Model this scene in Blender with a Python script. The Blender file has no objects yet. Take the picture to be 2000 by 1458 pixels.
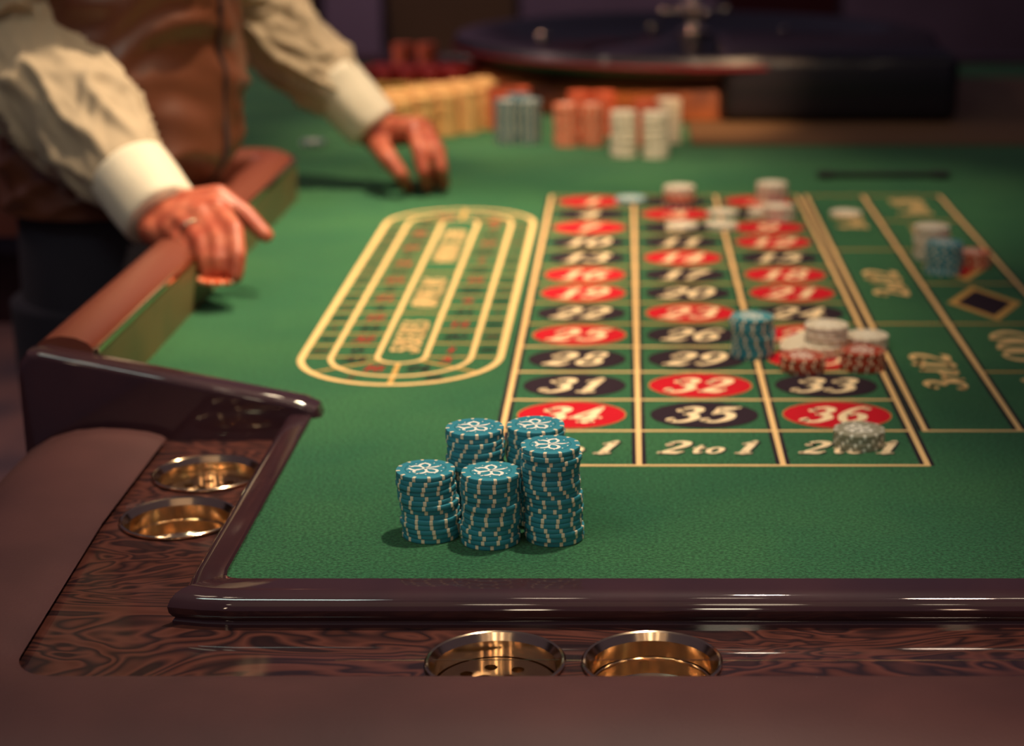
import bpy, bmesh, math, random
from mathutils import Vector, Matrix, noise, geometry
random.seed(7)
PI = math.pi
S = bpy.context.scene
C = S.collection

# ---------------------------------------------------------------- camera
F, CX, CY, TH, H = 3600.0, 1223.0, 729.0, math.atan(1034 / 3600.0), 0.44
cam_d = bpy.data.cameras.new('camera')
cam = bpy.data.objects.new('camera', cam_d); C.objects.link(cam)
cam.location = (0, 0, H)
cam.rotation_euler = (PI / 2 - TH, 0, 0)
cam_d.sensor_width = 36; cam_d.sensor_fit = 'HORIZONTAL'
cam_d.lens = 36 * F / 2000
cam_d.shift_x = (1000 - CX) / 2000
cam_d.shift_y = (CY - 729) / 2000
cam_d.clip_start = 0.02
cam_d.dof.use_dof = True
cam_d.dof.focus_distance = 1.15
cam_d.dof.aperture_fstop = 4.8
S.camera = cam

def W(px, py, t):                       # measured point: pixel and distance along the view axis
    x = (px - CX) / F; y = -(py - CY) / F
    return Vector((x * t, (math.cos(TH) + y * math.sin(TH)) * t, H + (-math.sin(TH) + y * math.cos(TH)) * t))
def P(px, py, z=0.0):                   # measured point on the level z above the felt
    x = (px - CX) / F; y = -(py - CY) / F
    ry = math.cos(TH) + y * math.sin(TH); rz = -math.sin(TH) + y * math.cos(TH)
    t = (z - H) / rz
    return Vector((x * t, ry * t, z))

# ---------------------------------------------------------------- light and exposure
S.view_settings.view_transform = 'Standard'
S.view_settings.look = 'None'
S.view_settings.gamma = 1.0
S.view_settings.use_curve_mapping = False
S.view_settings.exposure = 0.55
w = bpy.data.worlds.new('world'); S.world = w; w.use_nodes = True
bg = w.node_tree.nodes['Background']
bg.inputs[0].default_value = (0.52, 0.42, 0.66, 1); bg.inputs[1].default_value = 0.060

def area(name, loc, target, size, power, color, size_y=None, spread=PI):
    d = bpy.data.lights.new(name, 'AREA'); d.energy = power; d.color = color
    d.shape = 'RECTANGLE' if size_y else 'DISK'; d.size = size
    if size_y: d.size_y = size_y
    d.spread = spread
    o = bpy.data.objects.new(name, d); C.objects.link(o); o.location = loc
    o.rotation_euler = (Vector(target) - Vector(loc)).to_track_quat('-Z', 'Y').to_euler()
    return o
def spot(name, loc, target, power, color, angle, blend, radius):
    d = bpy.data.lights.new(name, 'SPOT'); d.energy = power; d.color = color
    d.spot_size = math.radians(angle); d.spot_blend = blend; d.shadow_soft_size = radius
    o = bpy.data.objects.new(name, d); C.objects.link(o); o.location = loc
    o.rotation_euler = (Vector(target) - Vector(loc)).to_track_quat('-Z', 'Y').to_euler()
    return o
WARM = (1.0, 0.78, 0.52)
spot('lamp_over_table', (0.10, 1.62, 1.45), (-0.20, 1.76, 0), 66, WARM, 48, 1.0, 0.022)
spot('lamp_over_dealer', (-0.05, 2.25, 1.40), (-0.46, 1.98, 0), 74, WARM, 48, 1.0, 0.035)
spot('added_far_hand_spot', (-0.15, 2.30, 1.3), (-0.22, 2.46, 0), 36, WARM, 44, 1.0, 0.03)  # added spot that brightens the far hand, cuff and felt around
spot('lamp_over_front', (0.14, 1.26, 1.30), (-0.10, 1.20, 0), 36, (1.0, 0.84, 0.66), 40, 1.0, 0.03)
spot('lamp_over_rack', (-0.20, 2.62, 1.2), (-0.24, 2.95, 0), 52, (1.0, 0.72, 0.46), 34, 1.0, 0.03)
spot('added_armrest_spot', (0.40, 0.60, 1.4), (0.28, 0.78, 0), 22, (1.0, 0.76, 0.58), 36, 1.0, 0.06)  # unseen spot added above the armrest to light its top
area('unseen_cool_panel', (-0.76, 0.40, 1.6), (-0.5, 0.9, 0), 0.60, 3.2, (0.80, 1.0, 0.90), 0.17)  # unseen cool overhead panel, not a window; gives the rail its long highlight
area('room_wash', (-2.5, 3.0, 2.0), (-1.2, 3.5, -0.8), 0.6, 9, (1.0, 0.66, 0.6), None, math.radians(75))
area('back_wash', (-1.0, 7.0, 2.4), (-0.8, 9.0, 0.2), 0.8, 34, (1.0, 0.72, 0.82), None, math.radians(110))
spot('added_stack_spot', (0.10, 2.10, 0.95), (0.03, 2.74, 0.03), 14, (1.0, 0.70, 0.44), 34, 1.0, 0.03)  # added spot, no lamp here; lifts the white stacks and the pedestal
for x, y, z, sx, sy, p, c in ((-1.25, -1.6, 1.30, 0.05, 0.16, 0.4, (1.0, 0.74, 0.50)), (-0.42, -1.9, 1.15, 0.09, 0.18, 0.7, (1.0, 0.80, 0.56)), (0.06, -1.9, 1.30, 0.13, 0.20, 1.2, (1.0, 0.86, 0.62)),
                              (0.60, -1.8, 1.15, 0.06, 0.16, 0.4, (1.0, 0.66, 0.42)), (1.30, -1.4, 1.25, 0.06, 0.16, 0.4, (1.0, 0.76, 0.52))):
    area('added_streak_light', (x, y, z), (0, 1.0, 0), sx, p, c, sy)  # unseen lights added behind the camera for streaks in the brass cups
for x, y, z, p in ((-0.80, 0.75, 1.95, 0.35), (-0.22, 0.52, 2.0, 0.45), (0.10, 0.58, 1.9, 0.30), (0.62, 0.50, 1.95, 0.40)):
    area('added_glint_light', (x, y, z), (x, y, 0), 0.12, p, (1.0, 0.80, 0.58))  # unseen lights added overhead for the cup flares to mirror
for x, y in ((-1.7, 1.7), (1.7, 1.7), (-1.0, 0.95), (1.0, 0.95)):
    area('added_glint_light', (x, y, 1.95), (0, 1.0, 0), 0.20, 0.6, (1.0, 0.80, 0.58))  # more added lights at the sides, mirrored in the cup rims
for x, sz in ((-1.15, 0.10), (-0.45, 0.16), (0.12, 0.24), (0.55, 0.10), (1.2, 0.14)):
    area('added_glint_light', (x, -1.30, 1.75), (0, 1.0, 0), sz, 14 * sz * sz, (1.0, 0.80, 0.56))  # further lights added behind the camera for glints on the flares
area('added_reflection_panel', (0.0, -1.35, 2.1), (0, 1.0, 0), 2.4, 1.7, (1.0, 0.72, 0.46), 1.1)  # dim warm panel added as something for the brass to reflect
spot('added_far_grid_spot', (0.22, 2.28, 1.4), (0.14, 2.30, 0), 34, WARM, 42, 1.0, 0.03)  # extra spot added because the far chips came out dim
spot('added_pedestal_spot', (0.42, 2.35, 0.62), (0.09, 3.02, 0.03), 40, (1.0, 0.62, 0.34), 26, 1.0, 0.02)  # added spot that brings out the amber of the pedestal

# ---------------------------------------------------------------- materials
def lin(c):
    return tuple(((v / 255) / 12.92 if v / 255 <= 0.04045 else ((v / 255 + 0.055) / 1.055) ** 2.4) for v in c) + (1,)
def mat(name, col, rough=0.6, metal=0.0, coat=0.0, coat_rough=0.08, spec=0.5, sheen=0.0, sss=0.0,
        bump=None, vary=None):
    m = bpy.data.materials.new(name); m.use_nodes = True
    nt = m.node_tree; b = nt.nodes['Principled BSDF']
    b.inputs['Base Color'].default_value = lin(col); b.inputs['Roughness'].default_value = rough
    b.inputs['Metallic'].default_value = metal; b.inputs['Coat Weight'].default_value = coat
    b.inputs['Coat Roughness'].default_value = coat_rough
    b.inputs['Specular IOR Level'].default_value = spec
    b.inputs['Sheen Weight'].default_value = sheen
    if sss:
        b.inputs['Subsurface Weight'].default_value = sss
        b.inputs['Subsurface Radius'].default_value = (0.010, 0.004, 0.002)
        b.inputs['Subsurface Scale'].default_value = 1.0
    tc = nt.nodes.new('ShaderNodeTexCoord')
    if vary:                                   # (colour 2, scale, detail)
        n = nt.nodes.new('ShaderNodeTexNoise'); n.inputs['Scale'].default_value = vary[1]; n.inputs['Detail'].default_value = vary[2]
        nt.links.new(tc.outputs['Object'], n.inputs['Vector'])
        r = nt.nodes.new('ShaderNodeValToRGB'); r.color_ramp.elements[0].position = 0.38; r.color_ramp.elements[1].position = 0.64
        r.color_ramp.elements[0].color = lin(col); r.color_ramp.elements[1].color = lin(vary[0])
        nt.links.new(n.outputs['Fac'], r.inputs['Fac']); nt.links.new(r.outputs['Color'], b.inputs['Base Color'])
    if bump:                                   # (scale, strength, distance)
        n = nt.nodes.new('ShaderNodeTexNoise'); n.inputs['Scale'].default_value = bump[0]; n.inputs['Detail'].default_value = 3
        nt.links.new(tc.outputs['Object'], n.inputs['Vector'])
        bp = nt.nodes.new('ShaderNodeBump'); bp.inputs['Strength'].default_value = bump[1]; bp.inputs['Distance'].default_value = bump[2]
        nt.links.new(n.outputs['Fac'], bp.inputs['Height']); nt.links.new(bp.outputs['Normal'], b.inputs['Normal'])
    return m

M_felt = mat('green_felt', (49, 107, 71), 0.9, spec=0.12, sheen=0.08, bump=(560, 1.0, 0.0035), vary=((60, 116, 74), 7, 4))
M_gold = mat('gold_print', (240, 198, 136), 0.8, spec=0.2)
M_goldd = mat('dull_gold_print', (204, 158, 88), 0.8, spec=0.2)
M_cream = mat('cream_print', (250, 222, 178), 0.8, spec=0.2)
M_red = mat('red_print', (196, 16, 34), 0.8, spec=0.2)
M_black = mat('black_print', (44, 30, 40), 0.85, spec=0.2)
M_olive = mat('olive_lining', (118, 102, 62), 0.5, vary=((92, 92, 56), 9, 2))
M_mahog = mat('mahogany_lacquer', (62, 34, 40), 0.55, spec=0.15, coat=1.0, coat_rough=0.035, vary=((52, 28, 36), 14, 5), bump=(90, 0.12, 0.001))
M_leather = mat('brown_leather', (90, 54, 52), 0.55, spec=0.4, bump=(420, 0.35, 0.0006), vary=((80, 48, 47), 11, 4))
M_leatherrail = mat('chestnut_leather', (118, 58, 42), 0.42, spec=0.5, bump=(300, 0.2, 0.0006))
M_brass = mat('brushed_brass', (238, 206, 168), 0.15, metal=1.0)
M_brassdark = mat('dark_void', (14, 10, 10), 0.6)
M_shirt = mat('cream_shirt', (180, 160, 134), 0.75, sheen=0.2, spec=0.2)
M_cuff = mat('white_cuff', (226, 214, 192), 0.7, sheen=0.2, spec=0.2)
M_vest = mat('copper_satin', (96, 54, 36), 0.38, spec=0.5)
M_vestdark = mat('dark_seam', (48, 24, 18), 0.6)
M_trouser = mat('navy_trouser_cloth', (34, 30, 42), 0.9)
M_skin = mat('skin', (192, 106, 80), 0.45, spec=0.45, sss=0.2, vary=((166, 76, 56), 60, 3))
M_hair = mat('dark_hair', (30, 20, 16), 0.5)
M_gloss = mat('black_lacquer', (26, 23, 30), 0.35, coat=0.35, coat_rough=0.08, spec=0.3)
M_wheelwood = mat('amber_wood_lacquer', (170, 92, 42), 0.6, spec=0.2, coat_rough=0.08, vary=((92, 46, 26), 9, 5))
M_plinth = mat('brown_board', (104, 76, 48), 0.7)
M_chrome = mat('chrome', (220, 200, 180), 0.08, metal=1.0)
M_carpet = mat('brown_carpet', (96, 68, 62), 0.95, vary=((54, 42, 48), 3.5, 4))
M_wall = mat('burgundy_wall', (60, 46, 56), 0.9, vary=((48, 34, 44), 1.5, 3))
M_beige = mat('beige_upholstery', (170, 130, 96), 0.8)
M_darkwood = mat('dark_wood', (48, 26, 20), 0.4, coat=0.4)
M_strip = mat('black_cloth_tape', (24, 20, 26), 0.8)

def nap(m):
    nt = m.node_tree; b = nt.nodes['Principled BSDF']
    tc = [n for n in nt.nodes if n.type == 'TEX_COORD'][0]
    n = nt.nodes.new('ShaderNodeTexNoise'); n.inputs['Scale'].default_value = 430; n.inputs['Detail'].default_value = 2
    nt.links.new(tc.outputs['Object'], n.inputs['Vector'])
    r = nt.nodes.new('ShaderNodeValToRGB'); r.color_ramp.elements[0].position = 0.36; r.color_ramp.elements[1].position = 0.68
    r.color_ramp.elements[0].color = (0.62, 0.62, 0.62, 1); r.color_ramp.elements[1].color = (1.45, 1.45, 1.40, 1)
    nt.links.new(n.outputs['Fac'], r.inputs['Fac'])
    mx = nt.nodes.new('ShaderNodeMixRGB'); mx.blend_type = 'MULTIPLY'; mx.inputs[0].default_value = 1.0
    src = b.inputs['Base Color'].links[0].from_socket
    nt.links.new(src, mx.inputs[1]); nt.links.new(r.outputs[0], mx.inputs[2]); nt.links.new(mx.outputs[0], b.inputs['Base Color'])
nap(M_felt)

def burl():
    m = mat('burl_wood_lacquer', (60, 30, 26), 0.55, spec=0.15, coat=0.8, coat_rough=0.05)
    nt = m.node_tree; b = nt.nodes['Principled BSDF']
    tc = [n for n in nt.nodes if n.type == 'TEX_COORD'][0]
    mp = nt.nodes.new('ShaderNodeMapping'); mp.inputs['Scale'].default_value = (4.6, 9.5, 4.6)
    wv = nt.nodes.new('ShaderNodeTexNoise'); wv.inputs['Scale'].default_value = 1.0; wv.inputs['Detail'].default_value = 2.0
    wv.inputs['Roughness'].default_value = 0.55; wv.inputs['Distortion'].default_value = 2.6
    nt.links.new(tc.outputs['Object'], mp.inputs[0]); nt.links.new(mp.outputs[0], wv.inputs['Vector'])
    r = nt.nodes.new('ShaderNodeValToRGB'); e = r.color_ramp.elements; dk, md, lt = (34, 19, 23), (58, 32, 31), (98, 54, 45)
    e[0].position = 0.28; e[0].color = lin(dk); e[1].position = 0.74; e[1].color = lin(md)
    for p_, c_ in ((.34, md), (.38, dk), (.42, lt), (.455, md), (.475, dk), (.50, lt), (.53, (80, 42, 34)), (.55, dk), (.59, lt), (.62, dk), (.66, lt), (.69, dk)):
        k = r.color_ramp.elements.new(p_); k.color = lin(c_)
    nt.links.new(wv.outputs['Fac'], r.inputs['Fac']); nt.links.new(r.outputs[0], b.inputs['Base Color'])
    return m
M_burl = burl()

CHIP = {}
def chipmat(name, col, side=None):
    CHIP[name] = mat('chip_' + name, col, 0.42, spec=0.45, bump=(900, 0.12, 0.0003))
chipmat('teal', (58, 144, 160)); chipmat('white', (226, 212, 188)); chipmat('grey', (156, 150, 126))
chipmat('rust', (176, 66, 40)); chipmat('orange', (214, 98, 62)); chipmat('blue', (60, 108, 122))
chipmat('yellow', (240, 190, 122)); chipmat('pale_blue', (150, 190, 200)); chipmat('red', (170, 44, 36)); chipmat('olive', (170, 140, 62))
M_spot = mat('cream_inlay', (244, 226, 192), 0.5)
M_spotw = mat('pale_inlay', (255, 248, 232), 0.5)
M_groove_shade = mat('teal_groove_shade', (12, 84, 92), 0.6)  # darker teal, the shade of a groove put into the colour

# ---------------------------------------------------------------- helpers
def shade(me, smooth=True):
    for p in me.polygons: p.use_smooth = smooth
def obj(name, me, m=None, parent=None, loc=None, smooth=True, label=None, kind=None):
    if isinstance(me, bmesh.types.BMesh):
        bmesh.ops.recalc_face_normals(me, faces=me.faces)
        d = bpy.data.meshes.new(name); me.to_mesh(d); me.free(); me = d
        shade(me, smooth)
    if m is not None and len(me.materials) == 0:
        for x in (m if isinstance(m, (list, tuple)) else [m]): me.materials.append(x)
    o = bpy.data.objects.new(name, me); C.objects.link(o)
    if parent is not None: o.parent = parent
    if loc is not None: o.location = loc
    if label: o['label'] = label
    if kind: o['kind'] = kind
    return o
def tag(o, label, cat, group=None):
    o['label'] = label; o['category'] = cat
    if group: o['group'] = group
    return o
def thing(name, label, cat, loc=(0, 0, 0), rz=0, group=None):
    o = bpy.data.objects.new(name, None); C.objects.link(o); o.location = loc; o.rotation_euler = (0, 0, rz)
    o.empty_display_size = 0.02
    return tag(o, label, cat, group)
def autosmooth(o, ang=35):
    me = o.data
    me.set_sharp_from_angle(angle=math.radians(ang))
    return o
def box(bm, lo, hi, bev=0.0, seg=2):
    r = bmesh.ops.create_cube(bm, size=1.0)
    c = [(a + b) / 2 for a, b in zip(lo, hi)]; s = [b - a for a, b in zip(lo, hi)]
    for v in r['verts']: v.co = Vector((c[0] + v.co.x * s[0], c[1] + v.co.y * s[1], c[2] + v.co.z * s[2]))
    if bev:
        es = list({e for v in r['verts'] for e in v.link_edges})
        bmesh.ops.bevel(bm, geom=es, offset=bev, segments=seg, affect='EDGES', profile=0.5)
def lathe(bm, prof, seg=48, center=(0, 0, 0), a0=0.0, a1=2 * PI):
    full = abs(a1 - a0 - 2 * PI) < 1e-6
    n = seg if full else seg + 1
    rings = []
    for r, z in prof:
        if r < 1e-7: rings.append([bm.verts.new((center[0], center[1], center[2] + z))])
        else: rings.append([bm.verts.new((center[0] + r * math.cos(a0 + (a1 - a0) * i / seg), center[1] + r * math.sin(a0 + (a1 - a0) * i / seg), center[2] + z)) for i in range(n)])
    for A, B in zip(rings, rings[1:]):
        for i in range(seg):
            j = (i + 1) % n
            if len(A) == 1 and len(B) == 1: continue
            if len(A) == 1: bm.faces.new((A[0], B[i], B[j]))
            elif len(B) == 1: bm.faces.new((A[i], A[j], B[0]))
            else: bm.faces.new((A[i], A[j], B[j], B[i]))
    return rings
def sweep_profile(bm, path, prof, cap=True):
    """path: list of (x,y, nx,ny) with outward normal scaled for mitres; prof: (outward, z)"""
    rows = [[bm.verts.new((x + nx * d, y + ny * d, z)) for d, z in prof] for x, y, nx, ny in path]
    k = len(prof)
    for A, B in zip(rows, rows[1:]):
        for i in range(k):
            j = (i + 1) % k
            bm.faces.new((A[i], A[j], B[j], B[i]))
    if cap:
        bm.faces.new(rows[0]); bm.faces.new(rows[-1])
def tube(bm, pts, rad, seg=16, cap=True, disp=None, flat=None):
    pts = [Vector(p) for p in pts]; n = len(pts)
    if not isinstance(rad, (list, tuple)): rad = [rad] * n
    T = [(pts[min(i + 1, n - 1)] - pts[max(i - 1, 0)]).normalized() for i in range(n)]
    up = Vector((0, 0, 1)) if abs(T[0].z) < 0.9 else Vector((1, 0, 0))
    N = (up - T[0] * up.dot(T[0])).normalized(); rows = []; L = 0
    for i in range(n):
        if i: 
            L += (pts[i] - pts[i - 1]).length
            N = (N - T[i] * N.dot(T[i])).normalized()
        B = T[i].cross(N); row = []
        for j in range(seg):
            a = 2 * PI * j / seg; r = rad[i]
            if disp: r += disp(L, a, i / (n - 1))
            f = flat or 1.0
            row.append(bm.verts.new(pts[i] + N * math.cos(a) * r * f + B * math.sin(a) * r))
        rows.append(row)
    for A, Bq in zip(rows, rows[1:]):
        for j in range(seg):
            q = (j + 1) % seg
            bm.faces.new((A[j], A[q], Bq[q], Bq[j]))
    if cap: bm.faces.new(rows[0]); bm.faces.new(rows[-1])
    return rows
def catmull(pts, k=6, closed=False):
    pts = [tuple(p) for p in pts]; n = len(pts); out = []
    rng = n if closed else n - 1
    for i in range(rng):
        if closed: p0, p1, p2, p3 = pts[(i - 1) % n], pts[i], pts[(i + 1) % n], pts[(i + 2) % n]
        else: p0, p1, p2, p3 = pts[max(i - 1, 0)], pts[i], pts[i + 1], pts[min(i + 2, n - 1)]
        for s in range(k):
            t = s / k
            out.append(tuple(0.5 * (2 * b + (c - a) * t + (2 * a - 5 * b + 4 * c - d) * t * t + (-a + 3 * b - 3 * c + d) * t ** 3) for a, b, c, d in zip(p0, p1, p2, p3)))
    out.append(pts[0] if closed else pts[-1])
    return out
def ribbon(bm, pts, z, xf=None, closed=False, caps=True):
    """pts: (x,y,width); flat ribbon with rounded ends"""
    xf = xf or (lambda x, y: (x, y)); n = len(pts); prev = None
    def V(x, y): a, b = xf(x, y); return bm.verts.new((a, b, z))
    for i in range(n):
        x, y, wd = pts[i]
        a = pts[i - 1] if i else (pts[-2] if closed else pts[0]); b = pts[i + 1] if i < n - 1 else (pts[1] if closed else pts[-1])
        dx, dy = b[0] - a[0], b[1] - a[1]; l = math.hypot(dx, dy) or 1
        nx, ny = -dy / l * wd / 2, dx / l * wd / 2
        cur = (V(x + nx, y + ny), V(x - nx, y - ny))
        if prev: bm.faces.new((prev[0], prev[1], cur[1], cur[0]))
        prev = cur
    if caps and not closed:
        for x, y, wd in (pts[0], pts[-1]):
            bm.faces.new([V(x + wd / 2 * math.cos(2 * PI * k / 12), y + wd / 2 * math.sin(2 * PI * k / 12)) for k in range(12)])
def flatface(bm, pts, z):
    return bm.faces.new([bm.verts.new((x, y, z)) for x, y in pts])
def up_normals(bm):
    for f in bm.faces:
        f.normal_update()
        if f.normal.z < 0: f.normal_flip()
def flat_obj(name, bm, m, parent, label=None):
    up_normals(bm)
    d = bpy.data.meshes.new(name); bm.to_mesh(d); bm.free(); d.materials.append(m)
    o = bpy.data.objects.new(name, d); C.objects.link(o); o.parent = parent
    if label: o['label'] = label
    return o

# ---------------------------------------------------------------- the room
bm = bmesh.new(); box(bm, (-7, -2.5, -0.90), (7, 9.2, -0.82)); o = obj('floor', bm, M_carpet, smooth=False); o['kind'] = 'structure'
bm = bmesh.new(); box(bm, (-7, 9.0, -0.82), (7, 9.2, 2.2)); o = obj('wall_back', bm, M_wall, smooth=False); o['kind'] = 'structure'
bm = bmesh.new(); box(bm, (-7.2, -2.5, -0.82), (-7, 9.2, 2.2)); o = obj('wall_left', bm, M_wall, smooth=False); o['kind'] = 'structure'
bm = bmesh.new(); box(bm, (7, -2.5, -0.82), (7.2, 9.2, 2.2)); o = obj('wall_right', bm, M_wall, smooth=False); o['kind'] = 'structure'
bm = bmesh.new(); box(bm, (-7, 8.97, -0.82), (7, 9.0, -0.68), 0.005); o = obj('baseboard_back', bm, M_darkwood, smooth=False); o['kind'] = 'structure'

# ---------------------------------------------------------------- the roulette table
TB = thing('roulette_table', 'large roulette table with green printed felt, mahogany rails and brown padded armrest', 'table', (0, 0, -0.82))
TB_Z = 0.82
def tpart(name, bm, m, smooth=True, label=None, ang=35):
    o = obj(name, bm, m, TB, (0, 0, TB_Z), smooth, label)
    if smooth: autosmooth(o, ang)
    return o
# felt, with the recess cut out where the dealer stands
XR, YB, YF, XL = 1.05, 3.85, 1.062, -0.25
RX, RIN, YC = -0.423, 0.06, 2.34          # raised rail inner face, bend radius, bend start
def recess_line(off):
    """inner line of the raised rail, from the panel to behind the dealer, shifted outward by off"""
    pts = [(RX - off, 1.425)]
    for k in range(0, 11):
        pts.append((RX - off, 1.425 + (YC - 1.425) * (k + 1) / 11))
    cx, cy = RX - RIN - 0.0, YC
    for k in range(1, 13):
        a = PI / 2 * k / 12
        pts.append((cx + (RIN - off) * math.cos(a), cy + (RIN - off) * math.sin(a)))
    pts.append((-1.2, YC + RIN - off))
    return pts
rl = recess_line(0)
fe = [(XL, YF + 0.012)] + [(XL + 0.012 - 0.012 * math.cos(a), YF + 0.012 - 0.012 * math.sin(a)) for a in (PI / 8, PI / 4, 3 * PI / 8)] + [(XL + 0.012, YF), (XR, YF), (XR, YB), (-1.2, YB)] + rl[::-1] + [(XL, 1.405)]
bm = bmesh.new(); f = flatface(bm, fe, 0)
r = bmesh.ops.extrude_face_region(bm, geom=[f]); 
for v in r['geom']:
    if isinstance(v, bmesh.types.BMVert): v.co.z -= 0.012
bmesh.ops.triangulate(bm, faces=bm.faces)
FELT = tpart('felt', bm, M_felt, False)

# low mahogany rails round the near end
RP = [(0.0, -0.012), (0.0, 0.0022), (0.002, 0.0034), (0.018, 0.0034), (0.0225, 0.0028), (0.0262, 0.0010), (0.0290, -0.0022), (0.0305, -0.0062), (0.0300, -0.0100), (0.0282, -0.0132), (0.0270, -0.0142), (0.0285, -0.0160), (0.0285, -0.03), (0.0, -0.03)]
bm = bmesh.new()
sweep_profile(bm, [(XR, YF, 0, -1), (XL + 0.012, YF, 0, -1), (XL + 0.006, YF + 0.0015, -0.45, -1), (XL + 0.0015, YF + 0.006, -1, -1)], RP)
tpart('front_rail', bm, M_mahog, ang=28)
bm = bmesh.new()
sweep_profile(bm, [(XL + 0.0015, YF + 0.006, -1, -1), (XL, YF + 0.014, -1, -0.0), (XL, 1.41, -1, 0)], [(d * 0.76, z) for d, z in RP])
tpart('side_rail', bm, M_mahog, ang=28)

# raised end board, tall at the dealer side and falling to the low rail
bm = bmesh.new()
y0, y1 = 1.400, 1.428
prof = [(-0.480, 0.046), (-0.474, 0.054), (-0.462, 0.0555), (-0.258, 0.0135), (-0.246, 0.008), (-0.243, 0.0), (-0.243, -0.05), (-0.260, -0.40), (-0.480, -0.40)]
A = [bm.verts.new((x, y0, z)) for x, z in prof]; B = [bm.verts.new((x, y1, z)) for x, z in prof]
bm.faces.new(A); bm.faces.new(B[::-1])
for i in range(len(prof)):
    j = (i + 1) % len(prof); bm.faces.new((A[i], B[i], B[j], A[j]))
es = [e for e in bm.edges if abs(e.verts[0].co.y - e.verts[1].co.y) < 1e-6 and min(e.verts[0].co.z, e.verts[1].co.z) > -0.06 and max(e.verts[0].co.z, e.verts[1].co.z) > -0.04]
bmesh.ops.bevel(bm, geom=es, offset=0.007, segments=5, affect='EDGES', profile=0.5)
tpart('end_board', bm, M_mahog, ang=28)

# raised padded rail, lining and brass trim along the dealer's recess
def path_normals(pts):
    out = []
    for i, (x, y) in enumerate(pts):
        a = pts[max(i - 1, 0)]; b = pts[min(i + 1, len(pts) - 1)]
        dx, dy = b[0] - a[0], b[1] - a[1]; l = math.hypot(dx, dy)
        out.append((x, y, -dy / l, dx / l))
    return out
pn = path_normals(rl)
bm = bmesh.new()
sweep_profile(bm, pn, [(0.0, -0.012), (0.0, 0.050), (0.004, 0.050), (0.004, -0.012)])
tpart('rail_lining', bm, M_olive)
bm = bmesh.new()
sweep_profile(bm, pn, [(0.0042, 0.030), (0.0042, 0.051), (0.008, 0.0555), (0.018, 0.060), (0.030, 0.0615), (0.042, 0.059), (0.050, 0.053), (0.054, 0.044), (0.054, -0.05), (0.012, -0.05)])
tpart('padded_rail', bm, M_leatherrail, ang=60)
bm = bmesh.new()
sweep_profile(bm, pn, [(-0.0008, 0.0475), (-0.0008, 0.0515), (0.0012, 0.0525), (0.0042, 0.0515), (0.0042, 0.0475)])
tpart('brass_trim', bm, M_brass, ang=50)

# burl ledge with round wells for the cups
CUPS = [(-0.0760, 0.982, True), (0.0150, 0.982, False), (-0.3155, 1.3145, True), (-0.3145, 1.2185, False)]
CR = 0.0395
def ledge_mesh():
    outer = [(XR, 0.90), (-0.40, 0.90), (-0.40, 1.41), (XL - 0.005, 1.41), (XL - 0.005, YF - 0.01), (XR, YF - 0.01)]
    vs = [Vector(p) for p in outer]; es = [(i, (i + 1) % 6) for i in range(6)]
    for cx, cy, _ in CUPS:
        s = len(vs); n = 40
        vs += [Vector((cx + CR * 0.97 * math.cos(2 * PI * k / n), cy + CR * 0.97 * math.sin(2 * PI * k / n))) for k in range(n)]
        es += [(s + k, s + (k + 1) % n) for k in range(n)]
    v, e, f, *_ = geometry.delaunay_2d_cdt(vs, es, [], 1, 1e-6)
    bm = bmesh.new(); bv = [bm.verts.new((p.x, p.y, -0.018)) for p in v]
    for t in f:
        c = sum((v[i] for i in t), Vector((0, 0))) / len(t)
        if any((c - Vector((cx, cy))).length < CR * 0.96 for cx, cy, _ in CUPS): continue
        if c.x > XL - 0.005 and c.y > YF - 0.01: continue
        bm.faces.new([bv[i] for i in t])
    g = bmesh.ops.extrude_face_region(bm, geom=bm.faces[:])
    for q in g['geom']:
        if isinstance(q, bmesh.types.BMVert): q.co.z = -0.030
    return bm
tpart('cup_ledge', ledge_mesh(), M_burl, False)

bm = bmesh.new(); box(bm, (-0.17, 0.9870, -0.0180), (XR, 0.9876, -0.0177)); tpart('ledge_seam', bm, M_brass, False)

# padded armrest, an L round the near corner
AI = [(XR, 0.953, 0, -1)]
x0, yy0, rr = -0.351, 0.953, 0.030
AI.append((x0 + rr, yy0, 0, -1))
for k in range(1, 8):
    a = PI / 2 * k / 8
    AI.append((x0 + rr - rr * math.sin(a), yy0 + rr - rr * math.cos(a), -math.sin(a), -math.cos(a)))
AI.append((x0, yy0 + rr, -1, 0))
AI += [(x0 - 0.012, 1.20, -1, 0), (x0 - 0.013, 1.388, -1, 0)]
AP = [(0.020, -0.0185), (0.018, -0.0150), (0.002, -0.0145), (0.0, -0.0125), (0.004, -0.0100), (0.014, -0.0070), (0.030, -0.0050), (0.050, -0.0040), (0.070, -0.0056), (0.090, -0.0115), (0.108, -0.0220), (0.122, -0.0380), (0.130, -0.060), (0.130, -0.090), (0.130, -0.110), (0.03, -0.110)]
bm = bmesh.new(); sweep_profile(bm, AI, AP)
tpart('armrest', bm, M_leather, ang=40)
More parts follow.
